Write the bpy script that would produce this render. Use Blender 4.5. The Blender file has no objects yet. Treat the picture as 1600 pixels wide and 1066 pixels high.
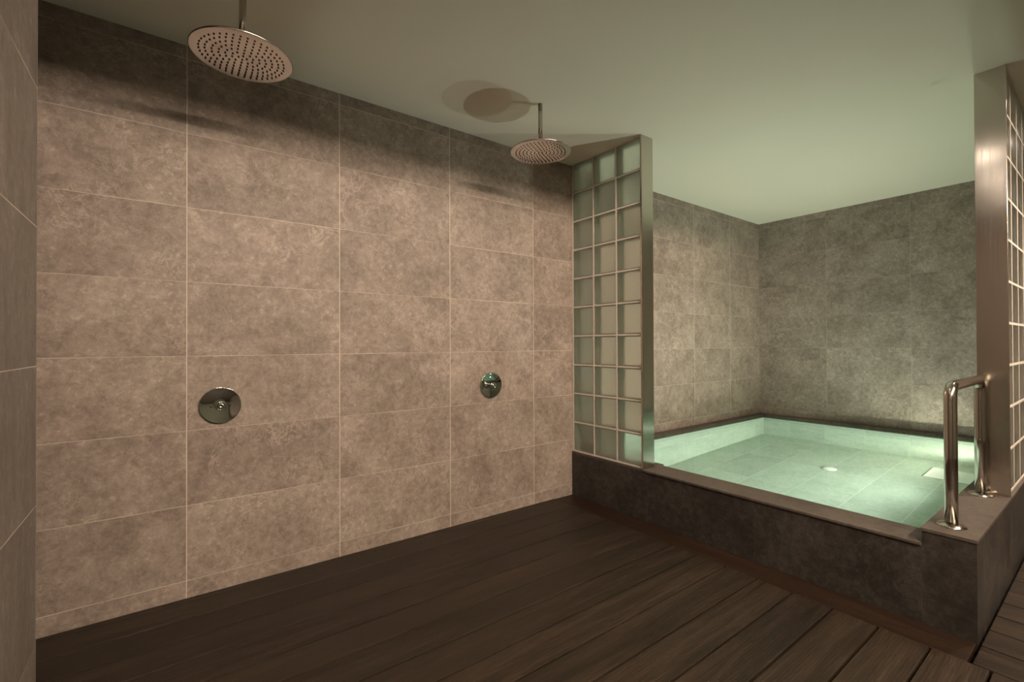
import bpy, bmesh, math, random
from mathutils import Vector, Matrix

random.seed(7)
S = bpy.context.scene
COL = S.collection

# ------------------------------------------------------------------ camera
EYE = Vector((0, 0, 1.0104))
th, ph, ro = 0.9291, 0.0069, -0.0037
R0 = Vector((math.sin(th), -math.cos(th), 0)); F0 = Vector((math.cos(th), math.sin(th), 0)); U0 = Vector((0, 0, 1))
FW = F0*math.cos(ph) + U0*math.sin(ph); UP = U0*math.cos(ph) - F0*math.sin(ph)
RR = R0*math.cos(ro) + UP*math.sin(ro); UU = UP*math.cos(ro) - R0*math.sin(ro)
cam = bpy.data.cameras.new('camera'); cam.sensor_fit = 'HORIZONTAL'; cam.sensor_width = 36
cam.lens = 724.11/1600*36; cam.shift_x = -1.59/1600; cam.shift_y = 0; cam.clip_start = .01
camo = bpy.data.objects.new('camera', cam); COL.objects.link(camo)
camo.matrix_world = Matrix(((RR.x, UU.x, -FW.x, EYE.x), (RR.y, UU.y, -FW.y, EYE.y), (RR.z, UU.z, -FW.z, EYE.z), (0, 0, 0, 1)))
S.camera = camo

# ------------------------------------------------------------------ world, lights, exposure
w = bpy.data.worlds.new('world'); S.world = w; w.use_nodes = True
w.node_tree.nodes['Background'].inputs[0].default_value = (.9, .95, 1, 1)
w.node_tree.nodes['Background'].inputs[1].default_value = .0
S.view_settings.view_transform = 'Standard'; S.view_settings.look = 'None'
S.view_settings.exposure = 0.0; S.view_settings.gamma = 1; S.view_settings.use_curve_mapping = False
S.cycles.use_denoising = True
S.cycles.caustics_refractive = True; S.cycles.caustics_reflective = True
S.cycles.blur_glossy = .05
S.cycles.max_bounces = 16; S.cycles.transmission_bounces = 16; S.cycles.diffuse_bounces = 5; S.cycles.glossy_bounces = 6
S.cycles.sample_clamp_indirect = 6

WARM = (1.0, .79, .62); POOLC = (.60, 1.0, .70)
STRIP_W, CORR_W, ADDED_DOWN_W = 130, 95, 2.5
LAMPS = [(2.87, 60, (.94, 1.0, .86)), (3.80, 60, (.93, 1.0, .86)), (4.50, 40, (.96, 1.0, .72))]
LAMP_Y, LAMP_Z = .535, -.24

def light(name, kind, loc, power, col, rot=(0, 0, 0), **k):
    l = bpy.data.lights.new(name, kind); l.energy = power; l.color = col
    for a, b in k.items(): setattr(l, a, b)
    o = bpy.data.objects.new(name, l); COL.objects.link(o); o.location = loc; o.rotation_euler = rot
    return o

# ------------------------------------------------------------------ dimensions
H = 2.2214                 # ceiling
YW = 2.278                 # shower wall and pool's left wall
XK = 2.196                 # front of the kerb and of the glass screen
XB = 4.833                 # wall behind the pool
KZ = .286                  # top of kerb
YI, XI = YW-.002, XB-.002  # pool masonry stops just short of the room walls
LZ, LY0, LY1 = .34, .322, .465     # raised end wall
WZ = .274                  # water level
PB = -.61                  # pool bottom
PX0, PX1, PY0, PY1 = 2.36, 4.775, LY1, 2.215

SX, SY = 1.2, -1.2
# LED strip lying in a recessed ceiling tray, washing the shower wall
light('strip_light', 'AREA', (SX, SY+.03, H+.085), STRIP_W, WARM, (math.radians(90-20), 0, 0), shape='RECTANGLE', size=2.4, size_y=.06)
# two recessed downlights of the corridor behind the second glass screen
CORR = [(3.3, .0), (4.05, .0)]
for x, y in CORR:
    light('corridor_light', 'SPOT', (x, y, H-.012), CORR_W, (1.0, .80, .64), (0, 0, 0), spot_size=math.radians(88), spot_blend=1., shadow_soft_size=.04)
ADDED_DOWN = [(.35, .6), (.98, .6), (1.6, .56)]  # downlights added out of view to put a highlight on the second screen's post
for x, y in ADDED_DOWN:
    light('added_highlight_light', 'SPOT', (x, y, H-.012), ADDED_DOWN_W, (1.0, .80, .62), (0, 0, 0), spot_size=math.radians(95), spot_blend=.8, shadow_soft_size=.04)
# underwater lamps
for x, p, c in LAMPS:
    o = light('pool_light', 'SPOT', (x, LAMP_Y, LAMP_Z), p, c, (math.radians(90+22), 0, 0), spot_size=math.radians(174), spot_blend=.85, shadow_soft_size=.022)
    o.data.cycles.is_caustics_light = True

# ------------------------------------------------------------------ node helpers
class NT:
    def __init__(s, name):
        m = bpy.data.materials.new(name); m.use_nodes = True; s.m = m; s.t = m.node_tree
        s.b = s.t.nodes['Principled BSDF']; s.out = s.t.nodes['Material Output']
    def n(s, typ, **k):
        o = s.t.nodes.new(typ)
        for a, b in k.items(): setattr(o, a, b)
        return o
    def set(s, sock, v):
        if hasattr(v, 'is_linked') or hasattr(v, 'links'): s.t.links.new(v, sock)
        else: sock.default_value = v
    def ma(s, op, a, b=None, c=None, clamp=False):
        o = s.n('ShaderNodeMath', operation=op, use_clamp=clamp); s.set(o.inputs[0], a)
        if b is not None: s.set(o.inputs[1], b)
        if c is not None: s.set(o.inputs[2], c)
        return o.outputs[0]
    def vm(s, op, a, b):
        o = s.n('ShaderNodeVectorMath', operation=op); s.set(o.inputs[0], a); s.set(o.inputs[1], b); return o.outputs[0]
    def noise(s, vec, scale, detail=5, rough=.55, dist=0., color=False):
        o = s.n('ShaderNodeTexNoise'); s.set(o.inputs['Vector'], vec); o.inputs['Scale'].default_value = scale
        o.inputs['Detail'].default_value = detail; o.inputs['Roughness'].default_value = rough; o.inputs['Distortion'].default_value = dist
        return o.outputs['Color' if color else 'Fac']
    def mix(s, fac, a, b, blend='MIX'):
        o = s.n('ShaderNodeMix', data_type='RGBA', blend_type=blend); s.set(o.inputs[0], fac)
        for i, v in ((6, a), (7, b)): s.set(o.inputs[i], v if not isinstance(v, tuple) else (v+(1,))[:4])
        return o.outputs[2]
    def mr(s, v, a, b, c, d, smooth=False):
        o = s.n('ShaderNodeMapRange'); s.set(o.inputs[0], v)
        if smooth: o.interpolation_type = 'SMOOTHSTEP'
        for i, q in zip((1, 2, 3, 4), (a, b, c, d)): o.inputs[i].default_value = q
        return o.outputs[0]
    def bump(s, h, strength, dist):
        o = s.n('ShaderNodeBump'); o.inputs['Strength'].default_value = strength; o.inputs['Distance'].default_value = dist
        s.set(o.inputs['Height'], h); s.set(s.b.inputs['Normal'], o.outputs[0])
    def base(s, c): s.set(s.b.inputs['Base Color'], c if not isinstance(c, tuple) else (c+(1,))[:4])
    def p(s, **k):
        for a, v in k.items(): s.b.inputs[a.replace('_', ' ')].default_value = v
        return s

def stone(name, axis, u0, z0, dark, mid, lite, grout, gw=.0028, tu=.6, tz=.3, rough=.55, spec=.35, flat=False, grain=0., gstr=1., contrast=1.):
    """porcelain stone tiles; axis: world axis that runs along the wall ('X', 'Y'); flat: lies in the XY plane"""
    k = NT(name)
    geo = k.n('ShaderNodeNewGeometry'); sep = k.n('ShaderNodeSeparateXYZ'); k.set(sep.inputs[0], geo.outputs['Position'])
    u = sep.outputs[axis]; v = sep.outputs['Z'] if not flat else sep.outputs['Y' if axis == 'X' else 'X']
    a = k.ma('DIVIDE', k.ma('SUBTRACT', u, u0), tu); b = k.ma('DIVIDE', k.ma('SUBTRACT', v, z0), tz)
    ia, ib = k.ma('FLOOR', a), k.ma('FLOOR', b)
    fa, fb = k.ma('FRACT', a), k.ma('FRACT', b)
    da = k.ma('MULTIPLY', k.ma('MINIMUM', fa, k.ma('SUBTRACT', 1.0, fa)), tu)
    db = k.ma('MULTIPLY', k.ma('MINIMUM', fb, k.ma('SUBTRACT', 1.0, fb)), tz)
    d = k.ma('MINIMUM', da, db)
    lh = k.mr(db, gw*.22, gw*.6, 1, 0); lv = k.mr(da, gw*.35, gw*.75, 1, 0)
    wear = k.mr(k.noise(geo.outputs['Position'], 2.2, 3, .6), .35, .62, .25, .95, True)
    line = k.ma('MAXIMUM', k.ma('MULTIPLY', lh, wear), lv)
    cid = k.n('ShaderNodeCombineXYZ'); k.set(cid.inputs[0], ia); k.set(cid.inputs[1], ib)
    wn = k.n('ShaderNodeTexWhiteNoise', noise_dimensions='2D'); k.set(wn.inputs['Vector'], cid.outputs[0])
    off = k.vm('MULTIPLY', wn.outputs['Color'], (7., 7., 7.))
    pos = k.vm('ADD', geo.outputs['Position'], off)
    if grain: pos_g = k.vm('MULTIPLY', pos, (grain, grain, 1.))
    else: pos_g = pos
    n1 = k.noise(pos_g, 4.6, 9, .68, .25)
    n2 = k.noise(pos_g, 30, 9, .8, .35)
    n3 = k.noise(pos, 48, 7, .8)
    nv = k.noise(pos_g, 8, 9, .7, .7)
    vein = k.mr(k.ma('ABSOLUTE', k.ma('SUBTRACT', nv, .5)), 0, .022, 1, 0, True)
    patch = k.mr(k.noise(pos, 3.1, 4, .6), .48, .66, 0, 1, True)
    vein = k.ma('MULTIPLY', vein, patch)
    t = k.ma('ADD', k.ma('MULTIPLY', n1, .42), k.ma('MULTIPLY', n2, .58))
    ramp = k.n('ShaderNodeValToRGB'); k.set(ramp.inputs[0], t)
    e = ramp.color_ramp.elements; e[0].position = .40; e[0].color = dark+(1,); e[1].position = .62; e[1].color = lite+(1,)
    m = e.new(.5); m.color = mid+(1,)
    c = k.mix(k.ma('MULTIPLY', vein, .65*contrast), ramp.outputs[0], tuple(min(1, q*1.4) for q in lite))
    spk = k.ma('MULTIPLY', k.mr(n3, .51, .68, 0, .8*contrast, True), k.mr(n1, .38, .62, .25, 1, True))
    c = k.mix(spk, c, tuple(min(1, q*1.4) for q in lite))
    spd = k.mr(n3, .44, .30, 0, .6*contrast, True)
    c = k.mix(spd, c, dark)
    tone = k.mr(wn.outputs['Value'], 0, 1, .92, 1.05)
    tc = k.n('ShaderNodeCombineXYZ')
    for i in range(3): k.set(tc.inputs[i], tone)
    c = k.mix(1.0, c, tc.outputs[0], 'MULTIPLY')
    c = k.mix(k.ma('MULTIPLY', line, gstr), c, grout)
    k.base(c); k.p(Roughness=rough); k.b.inputs['Specular IOR Level'].default_value = spec
    hgt = k.ma('SUBTRACT', k.ma('MULTIPLY', n2, .5), k.ma('MULTIPLY', line, 1.2))
    k.bump(hgt, .25, .002)
    return k.m

TD, TM, TL, GR = (.19, .151, .124), (.28, .229, .192), (.39, .325, .276), (.62, .53, .45)
M = {}
M['tile_x'] = stone('beige_stone_tile', 'X', .0646, .067, TD, TM, TL, GR)
M['tile_y'] = stone('beige_stone_tile_side', 'Y', 1.678, .067, (.182, .150, .126), (.27, .228, .195), (.38, .325, .282), (.42, .36, .30), gstr=.6)  # greyer than the shower wall tile: less warm pool light put into the colour
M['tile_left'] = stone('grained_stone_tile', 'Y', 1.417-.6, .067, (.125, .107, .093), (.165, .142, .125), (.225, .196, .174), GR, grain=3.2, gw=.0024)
M['slate_y'] = stone('dark_slate_tile', 'Y', .465-.6, KZ-.6, (.024, .021, .0185), (.044, .039, .034), (.085, .076, .066), (.075, .066, .058), tz=.6, rough=.5, gstr=.7, gw=.002, contrast=.6)
M['slate_x'] = stone('dark_slate_tile_side', 'X', 2.922-.6, LZ-.6, (.024, .021, .0185), (.044, .039, .034), (.085, .076, .066), (.30, .26, .22), tz=.6, rough=.45, spec=.4, gstr=.7, gw=.002, contrast=.6)
M['slate_cap'] = stone('brown_slate_cap', 'Y', .69, 2.0, (.070, .058, .049), (.095, .079, .067), (.13, .109, .093), (.10, .088, .076), tz=5, flat=True, rough=.5, gstr=.7, contrast=.5)
M['basin_x'] = stone('pale_pool_tile_long', 'X', 3.4, PB, (.335, .425, .36), (.40, .50, .425), (.46, .555, .48), (.62, .67, .61), tu=.6, tz=.6, rough=.6, contrast=.5, gstr=.6)
M['basin_y'] = stone('pale_pool_tile_short', 'Y', 1.078, PB, (.335, .425, .36), (.40, .50, .425), (.46, .555, .48), (.62, .67, .61), tu=.3, tz=.6, rough=.6, contrast=.5, gstr=.6)
M['basin_f'] = stone('pale_pool_tile_floor', 'Y', 1.085, 3.4, (.335, .425, .36), (.40, .50, .425), (.46, .555, .48), (.66, .70, .63), gw=.004, tu=.3, tz=.6, flat=True, rough=.6, contrast=.5, gstr=.7)

k = NT('ceiling_paint'); g = k.n('ShaderNodeNewGeometry')
k.base(k.mix(k.noise(g.outputs['Position'], 1.3, 3, .5), (.71, .685, .595), (.76, .735, .64))); k.p(Roughness=.8); k.b.inputs['Specular IOR Level'].default_value = .2
k.bump(k.noise(g.outputs['Position'], 60, 3), .08, .002); M['ceiling'] = k.m

def wood(name, along, c0, c1, c2):
    k = NT(name); g = k.n('ShaderNodeNewGeometry'); rnd = g.outputs['Random Per Island']
    st = (1.1, 16., 16.) if along == 'X' else (16., 1.1, 16.)
    cmb = k.n('ShaderNodeCombineXYZ')
    for i in range(3): k.set(cmb.inputs[i], k.ma('MULTIPLY', rnd, 37.+i*11))
    v = k.vm('ADD', k.vm('MULTIPLY', g.outputs['Position'], st), cmb.outputs[0])
    n1 = k.noise(v, 1.4, 8, .65, .9); n2 = k.noise(v, 9, 6, .7, .3)
    big = k.noise(k.vm('ADD', k.vm('MULTIPLY', g.outputs['Position'], (1.2, 3., 1.) if along == 'X' else (3., 1.2, 1.)), cmb.outputs[0]), 1.0, 4, .6)
    t = k.ma('ADD', k.ma('ADD', k.ma('MULTIPLY', n1, .5), k.ma('MULTIPLY', n2, .25)), k.ma('MULTIPLY', big, .25))
    ramp = k.n('ShaderNodeValToRGB'); k.set(ramp.inputs[0], t); e = ramp.color_ramp.elements
    e[0].position = .36; e[0].color = c0+(1,); e[1].position = .66; e[1].color = c2+(1,); m = e.new(.5); m.color = c1+(1,)
    tn = k.mr(rnd, 0, 1, .86, 1.14); tc = k.n('ShaderNodeCombineXYZ')
    for i in range(3): k.set(tc.inputs[i], tn)
    k.base(k.mix(1.0, ramp.outputs[0], tc.outputs[0], 'MULTIPLY'))
    k.set(k.b.inputs['Roughness'], k.mr(n1, .3, .7, .42, .58)); k.b.inputs['Specular IOR Level'].default_value = .35
    rib = k.n('ShaderNodeTexWave', wave_type='BANDS', bands_direction='Y' if along == 'X' else 'X'); k.set(rib.inputs['Vector'], g.outputs['Position'])
    rib.inputs['Scale'].default_value = 32; rib.inputs['Distortion'].default_value = 2.5; rib.inputs['Detail'].default_value = 3
    k.bump(k.ma('ADD', k.ma('MULTIPLY', rib.outputs['Fac'], .35), n2), .3, .0025)
    return k.m
WC = ((.013, .0088, .0053), (.025, .0170, .0105), (.052, .0350, .0215))
M['wood_x'] = wood('dark_deck_wood', 'X', *WC); M['wood_y'] = wood('dark_deck_wood_cross', 'Y', *WC)
M['wood_edge'] = wood('reddish_edge_board', 'Y', (.014, .0068, .0035), (.023, .0115, .006), (.033, .017, .009))

k = NT('screed'); k.base((.006, .005, .0045)); k.p(Roughness=.9); M['screed'] = k.m
k = NT('plain_room_wall'); g = k.n('ShaderNodeNewGeometry')
k.base(k.mix(k.noise(g.outputs['Position'], 2.5, 5), (.14, .115, .095), (.20, .165, .135))); k.p(Roughness=.7); M['dim_wall'] = k.m

def metal(name, col, rough, brushed=None, aniso=0.):
    k = NT(name); k.base(col); k.p(Metallic=1., Roughness=rough)
    if brushed:
        g = k.n('ShaderNodeNewGeometry'); n = k.noise(k.vm('MULTIPLY', g.outputs['Position'], brushed), 1.0, 4, .6)
        k.set(k.b.inputs['Roughness'], k.mr(n, .3, .7, rough*.85, rough*1.2)); 
    return k.m
M['brushed'] = metal('brushed_steel', (.62, .57, .51), .17, (140., 140., 3.))
M['steel'] = metal('satin_steel', (.60, .56, .51), .17)
M['plate'] = metal('satin_spray_plate', (.72, .69, .66), .22)
M['chrome'] = metal('polished_chrome', (.50, .52, .50), .035)
k = NT('black_rubber'); k.base((.010, .008, .007)); k.p(Roughness=.6); M['rubber'] = k.m
k = NT('white_plastic'); k.base((.80, .82, .80)); k.p(Roughness=.45); M['white'] = k.m
k = NT('mortar'); g = k.n('ShaderNodeNewGeometry')
k.base(k.mix(k.noise(g.outputs['Position'], 30, 4), (.74, .68, .59), (.84, .79, .70))); k.p(Roughness=.75); M['mortar'] = k.m

k = NT('block_edge_coat'); k.base((.42, .44, .38)); k.p(Roughness=.5); M['coat'] = k.m
k = NT('block_glass'); k.base((.97, .985, .955)); k.p(Roughness=.28, IOR=1.45); k.b.inputs['Transmission Weight'].default_value = 1
g = k.n('ShaderNodeTexCoord')
k.bump(k.noise(k.vm('MULTIPLY', g.outputs['Object'], (1., 1., .55)), 22, 2, .5), .22, .006); M['glass'] = k.m

k = NT('pool_water_surface')
gl = k.n('ShaderNodeBsdfGlass'); gl.inputs['Roughness'].default_value = 0; gl.inputs['IOR'].default_value = 1.333; gl.inputs['Color'].default_value = (1, 1, 1, 1)
k.t.links.new(gl.outputs[0], k.out.inputs['Surface']); M['water'] = k.m

def glow(name, col, s):
    k = NT(name); k.base(col); k.set(k.b.inputs['Emission Color'], col+(1,)); k.b.inputs['Emission Strength'].default_value = s; return k.m
M['lens_pool'] = glow('pool_lamp_lens', (.75, 1., .85), 7.)
M['lens_warm'] = glow('downlight_lens', (1., .84, .70), 15.)
M['lens_strip'] = glow('strip_diffuser', (1., .80, .60), 4.)

# ------------------------------------------------------------------ mesh helpers
def box(bm, x0, x1, y0, y1, z0, z1, bev=0., seg=2, mi=0):
    r = bmesh.ops.create_cube(bm, size=1)
    for v in r['verts']:
        v.co = Vector(((x0+x1)/2+v.co.x*(x1-x0), (y0+y1)/2+v.co.y*(y1-y0), (z0+z1)/2+v.co.z*(z1-z0)))
    fs = {f for v in r['verts'] for f in v.link_faces}
    for f in fs: f.material_index = mi
    if bev:
        es = list({e for v in r['verts'] for e in v.link_edges})
        b = bmesh.ops.bevel(bm, geom=es, offset=bev, segments=seg, profile=.6, affect='EDGES')
        for f in b['faces']: f.material_index = mi
    return r
def lathe(bm, prof, n=48, mat=Matrix(), mi=0):
    """profile [(r, z)] turned about local Z"""
    rings = []
    for r, z in prof:
        if r < 1e-6: rings.append([bm.verts.new(mat @ Vector((0, 0, z)))])
        else: rings.append([bm.verts.new(mat @ Vector((r*math.cos(2*math.pi*i/n), r*math.sin(2*math.pi*i/n), z))) for i in range(n)])
    for a, b in zip(rings, rings[1:]):
        for i in range(n):
            j = (i+1) % n
            if len(a) == 1 and len(b) == 1: continue
            if len(a) == 1: f = bm.faces.new((a[0], b[i], b[j]))
            elif len(b) == 1: f = bm.faces.new((a[i], b[0], a[j]))
            else: f = bm.faces.new((a[i], b[i], b[j], a[j]))
            f.smooth = True; f.material_index = mi
def tube(bm, pts, r, n=24):
    rings = []
    prev = None
    for i, p in enumerate(pts):
        d = (pts[min(i+1, len(pts)-1)] - pts[max(i-1, 0)]).normalized()
        if prev is None: a = d.orthogonal().normalized()
        else: a = (prev - d*prev.dot(d)).normalized()
        prev = a; b = d.cross(a)
        rings.append([bm.verts.new(p + r*(a*math.cos(2*math.pi*q/n) + b*math.sin(2*math.pi*q/n))) for q in range(n)])
    for a, b in zip(rings, rings[1:]):
        for i in range(n):
            j = (i+1) % n; f = bm.faces.new((a[i], a[j], b[j], b[i])); f.smooth = True
    bm.faces.new(rings[0][::-1]); bm.faces.new(rings[-1])
def obj(name, bm, mats, parent=None, smooth_angle=None, fix=True):
    if fix: bmesh.ops.recalc_face_normals(bm, faces=bm.faces)
    me = bpy.data.meshes.new(name); bm.to_mesh(me); bm.free()
    for m in (mats if isinstance(mats, (list, tuple)) else [mats]): me.materials.append(m)
    o = bpy.data.objects.new(name, me); COL.objects.link(o)
    if parent: o.parent = parent
    return o
def tag(o, label, cat, group=None, kind=None):
    o['label'] = label; o['category'] = cat
    if group: o['group'] = group
    if kind: o['kind'] = kind
    return o
def thing(name, loc, label, cat, group=None):
    o = bpy.data.objects.new(name, None); COL.objects.link(o); o.location = loc; o.empty_display_size = .1
    return tag(o, label, cat, group)
def slab(name, dims, mat, label, cat, bev=0.):
    bm = bmesh.new(); box(bm, *dims, bev=bev)
    return tag(obj(name, bm, mat), label, cat, kind='structure')

# ------------------------------------------------------------------ room shell
XL, YB = -1.05, -2.4
slab('wall_back', (XL-.15, XB+.15, YW, YW+.15, -.75, H+.1), M['tile_x'], 'long beige stone-tiled wall carrying the two shower valves', 'wall')
slab('wall_right', (XB, XB+.15, YB, YW, -.75, H+.1), M['tile_y'], 'grey-brown tiled wall at the far end of the pool', 'wall')
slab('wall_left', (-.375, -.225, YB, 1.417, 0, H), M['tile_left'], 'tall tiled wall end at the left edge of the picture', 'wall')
slab('wall_recess', (XL-.15, XL, YB, YW, 0, H+.1), M['dim_wall'], 'end wall of the shower recess behind the left wall', 'wall')
k = NT('pale_wall_paint'); k.base((.40, .43, .37)); k.p(Roughness=.7); M['pale_wall'] = k.m
slab('wall_front', (XL-.15, XB+.15, YB-.15, YB, -.2, H+.1), M['pale_wall'], 'plain pale wall behind the viewer', 'wall')

# ceiling with the tray that holds the light strip
TX0, TX1, TY0, TY1, TD_ = SX-1.3, SX+1.3, SY-.1, -.43, .16
bm = bmesh.new()
C0, C1, C2, C3 = XL, XB, YB, YW
box(bm, C0, C1, TY1, C3, H, H+.08); box(bm, C0, C1, C2, TY0, H, H+.08)
box(bm, C0, TX0, TY0, TY1, H, H+.08); box(bm, TX1, C1, TY0, TY1, H, H+.08)
box(bm, TX0-.05, TX1+.05, TY0-.05, TY1+.05, H+TD_, H+TD_+.03)
for q in ((TX0-.05, TX0, TY0-.05, TY1+.05), (TX1, TX1+.05, TY0-.05, TY1+.05), (TX0-.05, TX1+.05, TY0-.05, TY0), (TX0-.05, TX1+.05, TY1, TY1+.05)):
    box(bm, *q, H+.08, H+TD_)
tag(obj('ceiling', bm, M['ceiling']), 'smooth pale painted ceiling over showers and pool', 'ceiling', kind='structure')

# ------------------------------------------------------------------ decking
def boards(name, axis, seams, span, mat, label, gap=.0075, th=.028, cuts=None):
    bm = bmesh.new()
    for a, b in zip(seams, seams[1:]):
        for s0, s1 in ((cuts(a) if cuts else [span])):
            if axis == 'X': box(bm, s0, s1, a+gap/2, b-gap/2, -th, 0, bev=.0025)
            else: box(bm, a+gap/2, b-gap/2, s0, s1, -th, 0, bev=.0025)
    return tag(obj(name, bm, mat), label, 'decking', kind='structure')
ys = [.269+.1412*i for i in range(-19, 15)] + [YW-.002]
ys = [y for y in ys if y > YB] 
boards('floor', 'X', ys, (XL+.005, 2.031), M['wood_x'], 'dark brown timber deck boards running along the shower wall', cuts=lambda a: [(XL+.005, 2.031)] if a > 1.42 else [(-.22, 2.031)])
xs = [2.034+.1425*i for i in range(0, 20)]
xs = [x for x in xs if x < XB-.02]+[XB-.003]
boards('floor_right', 'Y', xs, (YB+.005, LY0-.011), M['wood_y'], 'short dark deck boards beside the raised wall in the right corner')
bm = bmesh.new(); box(bm, 2.037, XK-.004, LY0+.002, YW-.003, -.03, -.004, bev=.003)
tag(obj('trim_1', bm, M['wood_edge']), 'flat reddish-brown edge board along the foot of the pool kerb', 'edge board', kind='structure')
bm = bmesh.new(); box(bm, XL, XK, YB, YW, -.16, -.05); box(bm, XK, XB, YB, LY0, -.16, -.05)
tag(obj('floor_lower', bm, M['screed']), 'dark screed under the deck boards, seen in the gaps', 'subfloor', kind='structure')

# ------------------------------------------------------------------ plunge pool
pool = thing('plunge_pool', (3.5, 1.35, 0), 'raised square plunge pool with dark stone kerb and pale lit basin', 'pool')
def pobj(name, bm, mats, label=None):
    o = obj(name, bm, mats); o.parent = pool; o.matrix_parent_inverse = Matrix.Translation(pool.location).inverted()
    if label: o['label'] = label
    return o
bm = bmesh.new(); box(bm, XK, PX0, LY1, YI, PB-.1, KZ-.012)
pobj('kerb', bm, M['slate_y'])
bm = bmesh.new()
box(bm, XK-.008, PX0+.004, LY1+.001, 1.69, KZ-.012, KZ, bev=.003)
box(bm, XK, PX0+.03, 1.6905, YI, KZ-.012, KZ, bev=.001)
pobj('kerb_cap', bm, M['slate_cap'], 'thin brown stone cap on the front kerb')
bm = bmesh.new()
box(bm, XK, XI, LY0, LY1, PB-.1, LZ-.012)
pobj('raised_end_wall', bm, M['slate_x'], 'low raised stone wall under the handrail and second glass screen')
bm = bmesh.new(); box(bm, XK-.003, XI, LY0-.003, LY1+.004, LZ-.012, LZ, bev=.0015)
pobj('end_wall_cap', bm, M['slate_cap'])
bm = bmesh.new()
LG = .305
box(bm, PX0+.03, XI, PY1, YI, KZ-.045, LG, bev=.003)
box(bm, PX1, XI, LY1+.004, PY1, KZ-.045, LG, bev=.003)
pobj('wall_ledge', bm, M['slate_cap'], 'narrow dark ledge round the far sides of the pool')
# basin: four inner faces and bottom
bm = bmesh.new()
def quad(bm, pts, mi):
    f = bm.faces.new([bm.verts.new(p) for p in pts]); f.material_index = mi
T = .04
box(bm, PX0, PX1, PY1, YI, PB-.1, KZ-.045, mi=0); box(bm, PX1, XI, PY0, YI, PB-.1, KZ-.045, mi=1)
box(bm, PX0-.0, PX0+.004, PY0, PY1, PB, KZ-.013, mi=1); box(bm, PX0, PX1, PY0, PY0+.004, PB, KZ-.0, mi=0)
box(bm, PX0, PX1, PY0, PY1, PB-.1, PB, mi=2)
pobj('basin', bm, [M['basin_x'], M['basin_y'], M['basin_f']], 'pale tiled inside of the pool')
bm = bmesh.new(); lathe(bm, [(0, .012), (.03, .012), (.042, .009), (.047, .003), (.047, 0), (0, 0)], 40)
o = pobj('drain_cover', bm, M['white'], 'small round white drain cover on the pool floor'); o.location = (4.005, 1.38, PB)
bm = bmesh.new()
GX0, GX1, GY0, GY1 = 4.275, 4.56, .60, .895
for q in ((GX0, GX1, GY0, GY0+.02), (GX0, GX1, GY1-.02, GY1), (GX0, GX0+.02, GY0+.02, GY1-.02), (GX1-.02, GX1, GY0+.02, GY1-.02)): box(bm, *q, PB, PB+.012)
nb = 13
for i in range(nb):
    x = GX0+.02+(GX1-GX0-.04)*(i+.08)/nb; box(bm, x, x+(GX1-GX0-.04)/nb*.86, GY0+.02, GY1-.02, PB+.001, PB+.010)
pobj('drain_grate', bm, M['white'], 'square white slotted grate on the pool floor')

# water
bm = bmesh.new()
box(bm, PX0+.001, PX1+.003, PY0+.001, PY1+.003, PB-.004, WZ)
bmesh.ops.recalc_face_normals(bm, faces=bm.faces); bmesh.ops.split_edges(bm, edges=bm.edges)
for f in bm.faces: f.smooth = True
wat = tag(obj('water', bm, M['water'], fix=False), 'clear still green-lit water filling the plunge pool', 'water', kind='stuff')
wat.cycles.is_caustics_caster = True
for n in ('ceiling', 'wall_back', 'wall_right'): bpy.data.objects[n].cycles.is_caustics_receiver = True

# underwater lamps on the wall under the second glass screen
bm = bmesh.new(); lathe(bm, [(0, .0), (.062, .0), (.062, .012), (.052, .02), (.046, .02), (.046, .012), (0, .012)], 40)
for i, (x, p, c) in enumerate(LAMPS):
    t = thing('underwater_light', (x, PY0+.005, LAMP_Z), 'round underwater lamp low on the pool wall below the long glass screen', 'light', 'underwater lamps on the pool wall')
    t.rotation_euler = (-math.pi/2, 0, 0)
    if i == 0: o = obj('housing', bm, M['steel'], t); hm = o.data
    else: o = bpy.data.objects.new('housing', hm); COL.objects.link(o); o.parent = t
    b2 = bmesh.new(); lathe(b2, [(0, .017), (.03, .0165), (.045, .014), (.045, .012)], 32)
    obj('lens', b2, M['lens_pool'], t)

# ------------------------------------------------------------------ glass block screens
def block_mesh(w, h, d):
    """two pressed glass faces on a pale coated edge ring, hollow between"""
    bm = bmesh.new()
    for sx in (-1, 1):
        t = bmesh.new(); c = sx*(d/2-.005)
        box(t, c-.005, c+.005, -w/2, w/2, -h/2, h/2)
        bmesh.ops.bevel(t, geom=list(t.edges), offset=.0042, segments=4, profile=.5, affect='EDGES')
        bmesh.ops.recalc_face_normals(t, faces=t.faces)
        for f in t.faces: f.smooth = True; f.material_index = 0
        me = bpy.data.meshes.new('tmp'); t.to_mesh(me); t.free(); bm.from_mesh(me); bpy.data.meshes.remove(me)
    t = bmesh.new(); q = d/2-.0102; e = .007
    box(t, -q, q, -w/2, -w/2+e, -h/2, h/2, mi=1); box(t, -q, q, w/2-e, w/2, -h/2, h/2, mi=1)
    box(t, -q, q, -w/2+e, w/2-e, -h/2, -h/2+e, mi=1); box(t, -q, q, -w/2+e, w/2-e, h/2-e, h/2, mi=1)
    me = bpy.data.meshes.new('tmp'); t.to_mesh(me); t.free(); bm.from_mesh(me); bpy.data.meshes.remove(me)
    me = bpy.data.meshes.new('glass_block'); bm.to_mesh(me); bm.free(); me.materials.append(M['glass']); me.materials.append(M['coat'])
    return me
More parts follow.
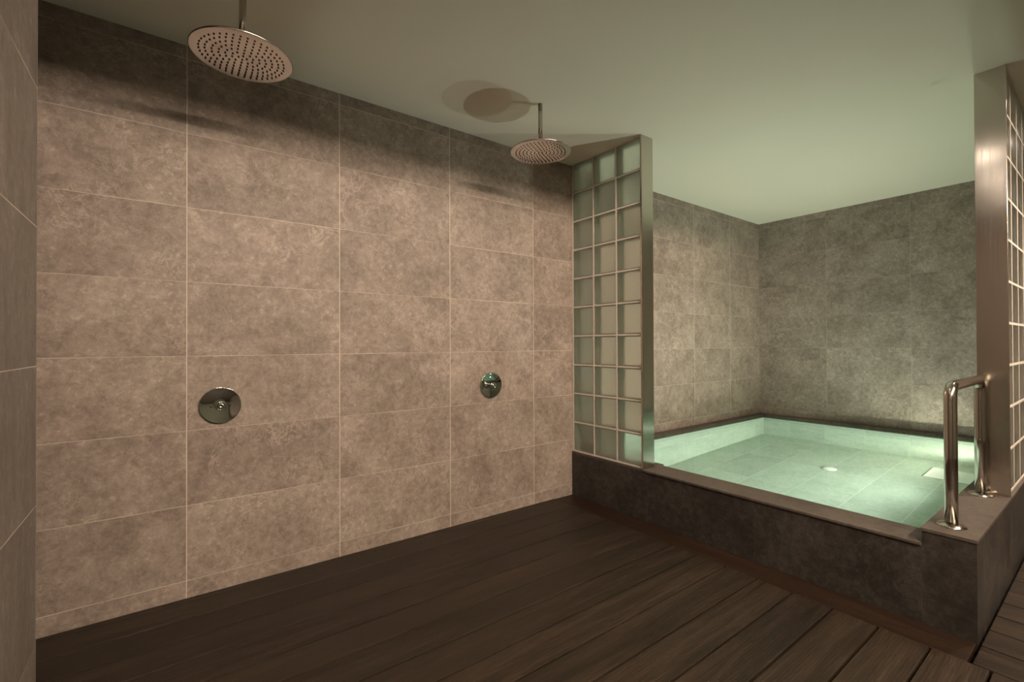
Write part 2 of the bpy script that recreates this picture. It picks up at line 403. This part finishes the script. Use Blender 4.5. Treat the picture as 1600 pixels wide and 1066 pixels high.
def screen(name, origin, dirv, n, m, pu, pz, depth, label, post_at, post_len):
    """a screen of n columns and m rows; dirv: 'Y-' columns step towards -Y, 'X' towards +X"""
    root = thing(name, origin, label, 'glass screen')
    J = .010
    me = block_mesh(pu-J, pz-J, .08)
    for i in range(n):
        for j in range(m):
            o = bpy.data.objects.new('glass_block', me); COL.objects.link(o); o.parent = root
            u = J+(pu)*i+(pu-J)/2; z = J+pz*j+(pz-J)/2
            if dirv == 'Y-': o.location = (depth/2, -u, z)
            else: o.location = (u, depth/2, z); o.rotation_euler = (0, 0, math.pi/2)
    bm = bmesh.new(); r0, r1 = depth/2-.0405, depth/2+.0405
    W_, H_ = n*pu+J, m*pz+J*.6
    def b(u0, u1, z0, z1):
        if dirv == 'Y-': box(bm, r0, r1, -u1, -u0, z0, z1)
        else: box(bm, u0, u1, r0, r1, z0, z1)
    for i in range(n+1): b(pu*i, pu*i+J, 0, H_)
    for j in range(m+1):
        for i in range(n): b(pu*i+J, pu*(i+1), pz*j, min(pz*j+J, H_))
    obj('mortar_grid', bm, M['mortar'], root)
    bm = bmesh.new()
    if dirv == 'Y-':
        u = -W_
        box(bm, -.002, depth+.002, u-.008, u, 0, H_, bev=.0012); box(bm, -.002, .0, u, u+.004, 0, H_); box(bm, depth, depth+.002, u, u+.004, 0, H_)
    else:
        box(bm, -.010, 0, -.003, depth+.003, 0, H_, bev=.0012)
    p = obj('end_post', bm, M['brushed'], root); p['label'] = 'brushed steel end post of the screen'
    return root
N1P, N1Z = (YW-1.70-.010)/3, (H-KZ-.006)/10
screen('glass_block_screen', (XK, YW-.001, KZ+.001), 'Y-', 3, 10, N1P, N1Z, .10, 'narrow glass block screen three blocks wide on the kerb beside the shower wall', None, None)
N2P, N2Z = (XB-2.932-.010)/10, (H-LZ-.006)/10
screen('glass_block_screen', (2.932, .325, LZ+.001), 'X', 10, 10, N2P, N2Z, .095, 'long glass block screen on the raised wall at the right edge of the picture', None, None)

# ------------------------------------------------------------------ grab rail
rail = thing('grab_rail', (2.30, .403, LZ), 'polished steel inverted-U handrail standing on the raised end wall', 'handrail')
bm = bmesh.new(); Lx, Hr, rb = .571, .509, .045
pts = [Vector((0, 0, 0.002)), Vector((0, 0, Hr*.5))]
for i in range(9):
    a = math.pi/2*i/8; pts.append(Vector((rb-rb*math.cos(a), 0, Hr-rb+rb*math.sin(a))))
for i in range(9):
    a = math.pi/2*i/8; pts.append(Vector((Lx-rb+rb*math.sin(a), .004, Hr-rb+rb*math.cos(a))))
pts += [Vector((Lx, .004, Hr*.5)), Vector((Lx, .004, .002))]
tube(bm, pts, .0192, 32); obj('rail', bm, M['steel'], rail)
bm = bmesh.new(); lathe(bm, [(.0193, .012), (.026, .011), (.038, .007), (.0435, .003), (.0435, 0), (0.0193, 0)], 48)
f1 = obj('flange', bm, M['steel'], rail)
f2 = f1.copy(); COL.objects.link(f2); f2.location = (Lx, .004, 0); f2.parent = rail

# ------------------------------------------------------------------ shower heads
def shower(x, y, zc, label):
    t = thing('rain_shower', (x, y, zc), label, 'shower head', 'ceiling shower heads')
    return t
def shower_parts(t, L):
    bm = bmesh.new(); lathe(bm, [(0, L), (.011, L), (.011, .03), (0, .03)], 28); obj('arm', bm, M['steel'], t)
    bm = bmesh.new(); lathe(bm, [(.0112, .052), (.018, .050), (.024, .043), (.026, .034), (.024, .028), (.018, .022), (.016, .006), (0, .006)], 32); obj('swivel_nut', bm, M['steel'], t)
    bm = bmesh.new(); lathe(bm, [(0, .009), (.03, .008), (.12, .003), (.146, .0005), (.1505, -.001), (.152, -.004), (.150, -.0065)], 96); obj('cover_plate', bm, M['steel'], t)
    bm = bmesh.new(); lathe(bm, [(.150, -.0065), (.146, -.008), (0, -.008)], 96)
    k = 0
    for ring, n in ((.012, 4), (.031, 10), (.050, 16), (.069, 22), (.088, 28), (.107, 34), (.124, 40)):
        for i in range(n):
            a = 2*math.pi*(i+.5*(k % 2))/n
            lathe(bm, [(.0029, -.008), (.0026, -.0105), (0, -.0112)], 8, Matrix.Translation((ring*math.cos(a), ring*math.sin(a), 0)), 1)
        k += 1
    obj('spray_plate', bm, [M['plate'], M['rubber']], t)
HZ = 1.982
s1 = shower(1.508, 1.781, HZ, 'round steel rain shower head hanging near the narrow glass screen')
shower_parts(s1, H-HZ)
s2 = s1.copy(); COL.objects.link(s2); s2.location = (.203, 1.781, HZ); s2['label'] = 'round steel rain shower head at the top left, larger in view'
for ch in list(s1.children):
    c = ch.copy(); COL.objects.link(c); c.parent = s2

# ------------------------------------------------------------------ shower valves
v1 = thing('shower_valve', (.179, YW, .761), 'round chrome valve plate low on the wall under the top left shower head', 'shower valve', 'shower valves on the tiled wall')
v1.rotation_euler = (math.pi/2, 0, 0)
bm = bmesh.new(); lathe(bm, [(.0735, 0), (.0752, .005), (.0748, .0100), (.0738, .0108), (.072, .0106), (.062, .0088), (.048, .0064), (.034, .0046), (.020, .0034), (0, .003)], 72); obj('cover_plate', bm, M['chrome'], v1)
bm = bmesh.new(); lathe(bm, [(.0195, .003), (.0195, .030), (.018, .033), (.0145, .033), (.0135, .029), (.0125, .029), (.0115, .038), (.010, .040), (.004, .040), (.003, .037), (0, .037)], 40); obj('control_stem', bm, M['chrome'], v1)
for sx in (-1, 1):
    bm = bmesh.new(); lathe(bm, [(.0045, .003), (.0045, .0085), (.003, .010), (0, .0102)], 16, Matrix.Translation((sx*.033, .002*sx, 0))); obj('screw', bm, M['chrome'], v1)
v2 = v1.copy(); COL.objects.link(v2); v2.location = (1.534, YW, .769); v2['label'] = 'round chrome valve plate on the wall left of the narrow glass screen'
for ch in list(v1.children):
    c = ch.copy(); COL.objects.link(c); c.parent = v2

# ------------------------------------------------------------------ lamps of the room and the added highlight downlights (above and behind the picture)
t = thing('strip_lamp', (SX, SY, H+.085), 'long light strip lying in the ceiling tray above the showers', 'light')
bm = bmesh.new(); box(bm, -1.23, 1.23, -.03, .012, -.045, .045, bev=.004); obj('channel', bm, M['white'], t)
dl = None
for x, y in CORR+ADDED_DOWN:
    c_ = (x, y) in CORR
    t = thing('downlight', (x, y, H), 'round recessed downlight in the ceiling behind the long glass screen' if c_ else 'added unseen round downlight for the highlight on the long glass screen post', 'light', 'corridor downlights' if c_ else 'added highlight downlights')
    if dl is None:
        bm = bmesh.new(); lathe(bm, [(.062, -.001), (.064, -.004), (.074, -.004), (.076, 0), (.062, 0)], 40); a = obj('trim_ring', bm, M['white'], t)
        bm = bmesh.new(); lathe(bm, [(0, -.0015), (.062, -.0015), (.062, 0), (0, 0)], 40); b = obj('lens', bm, M['lens_warm'], t); dl = (a, b)
    else:
        for q in dl: c = q.copy(); COL.objects.link(c); c.parent = t
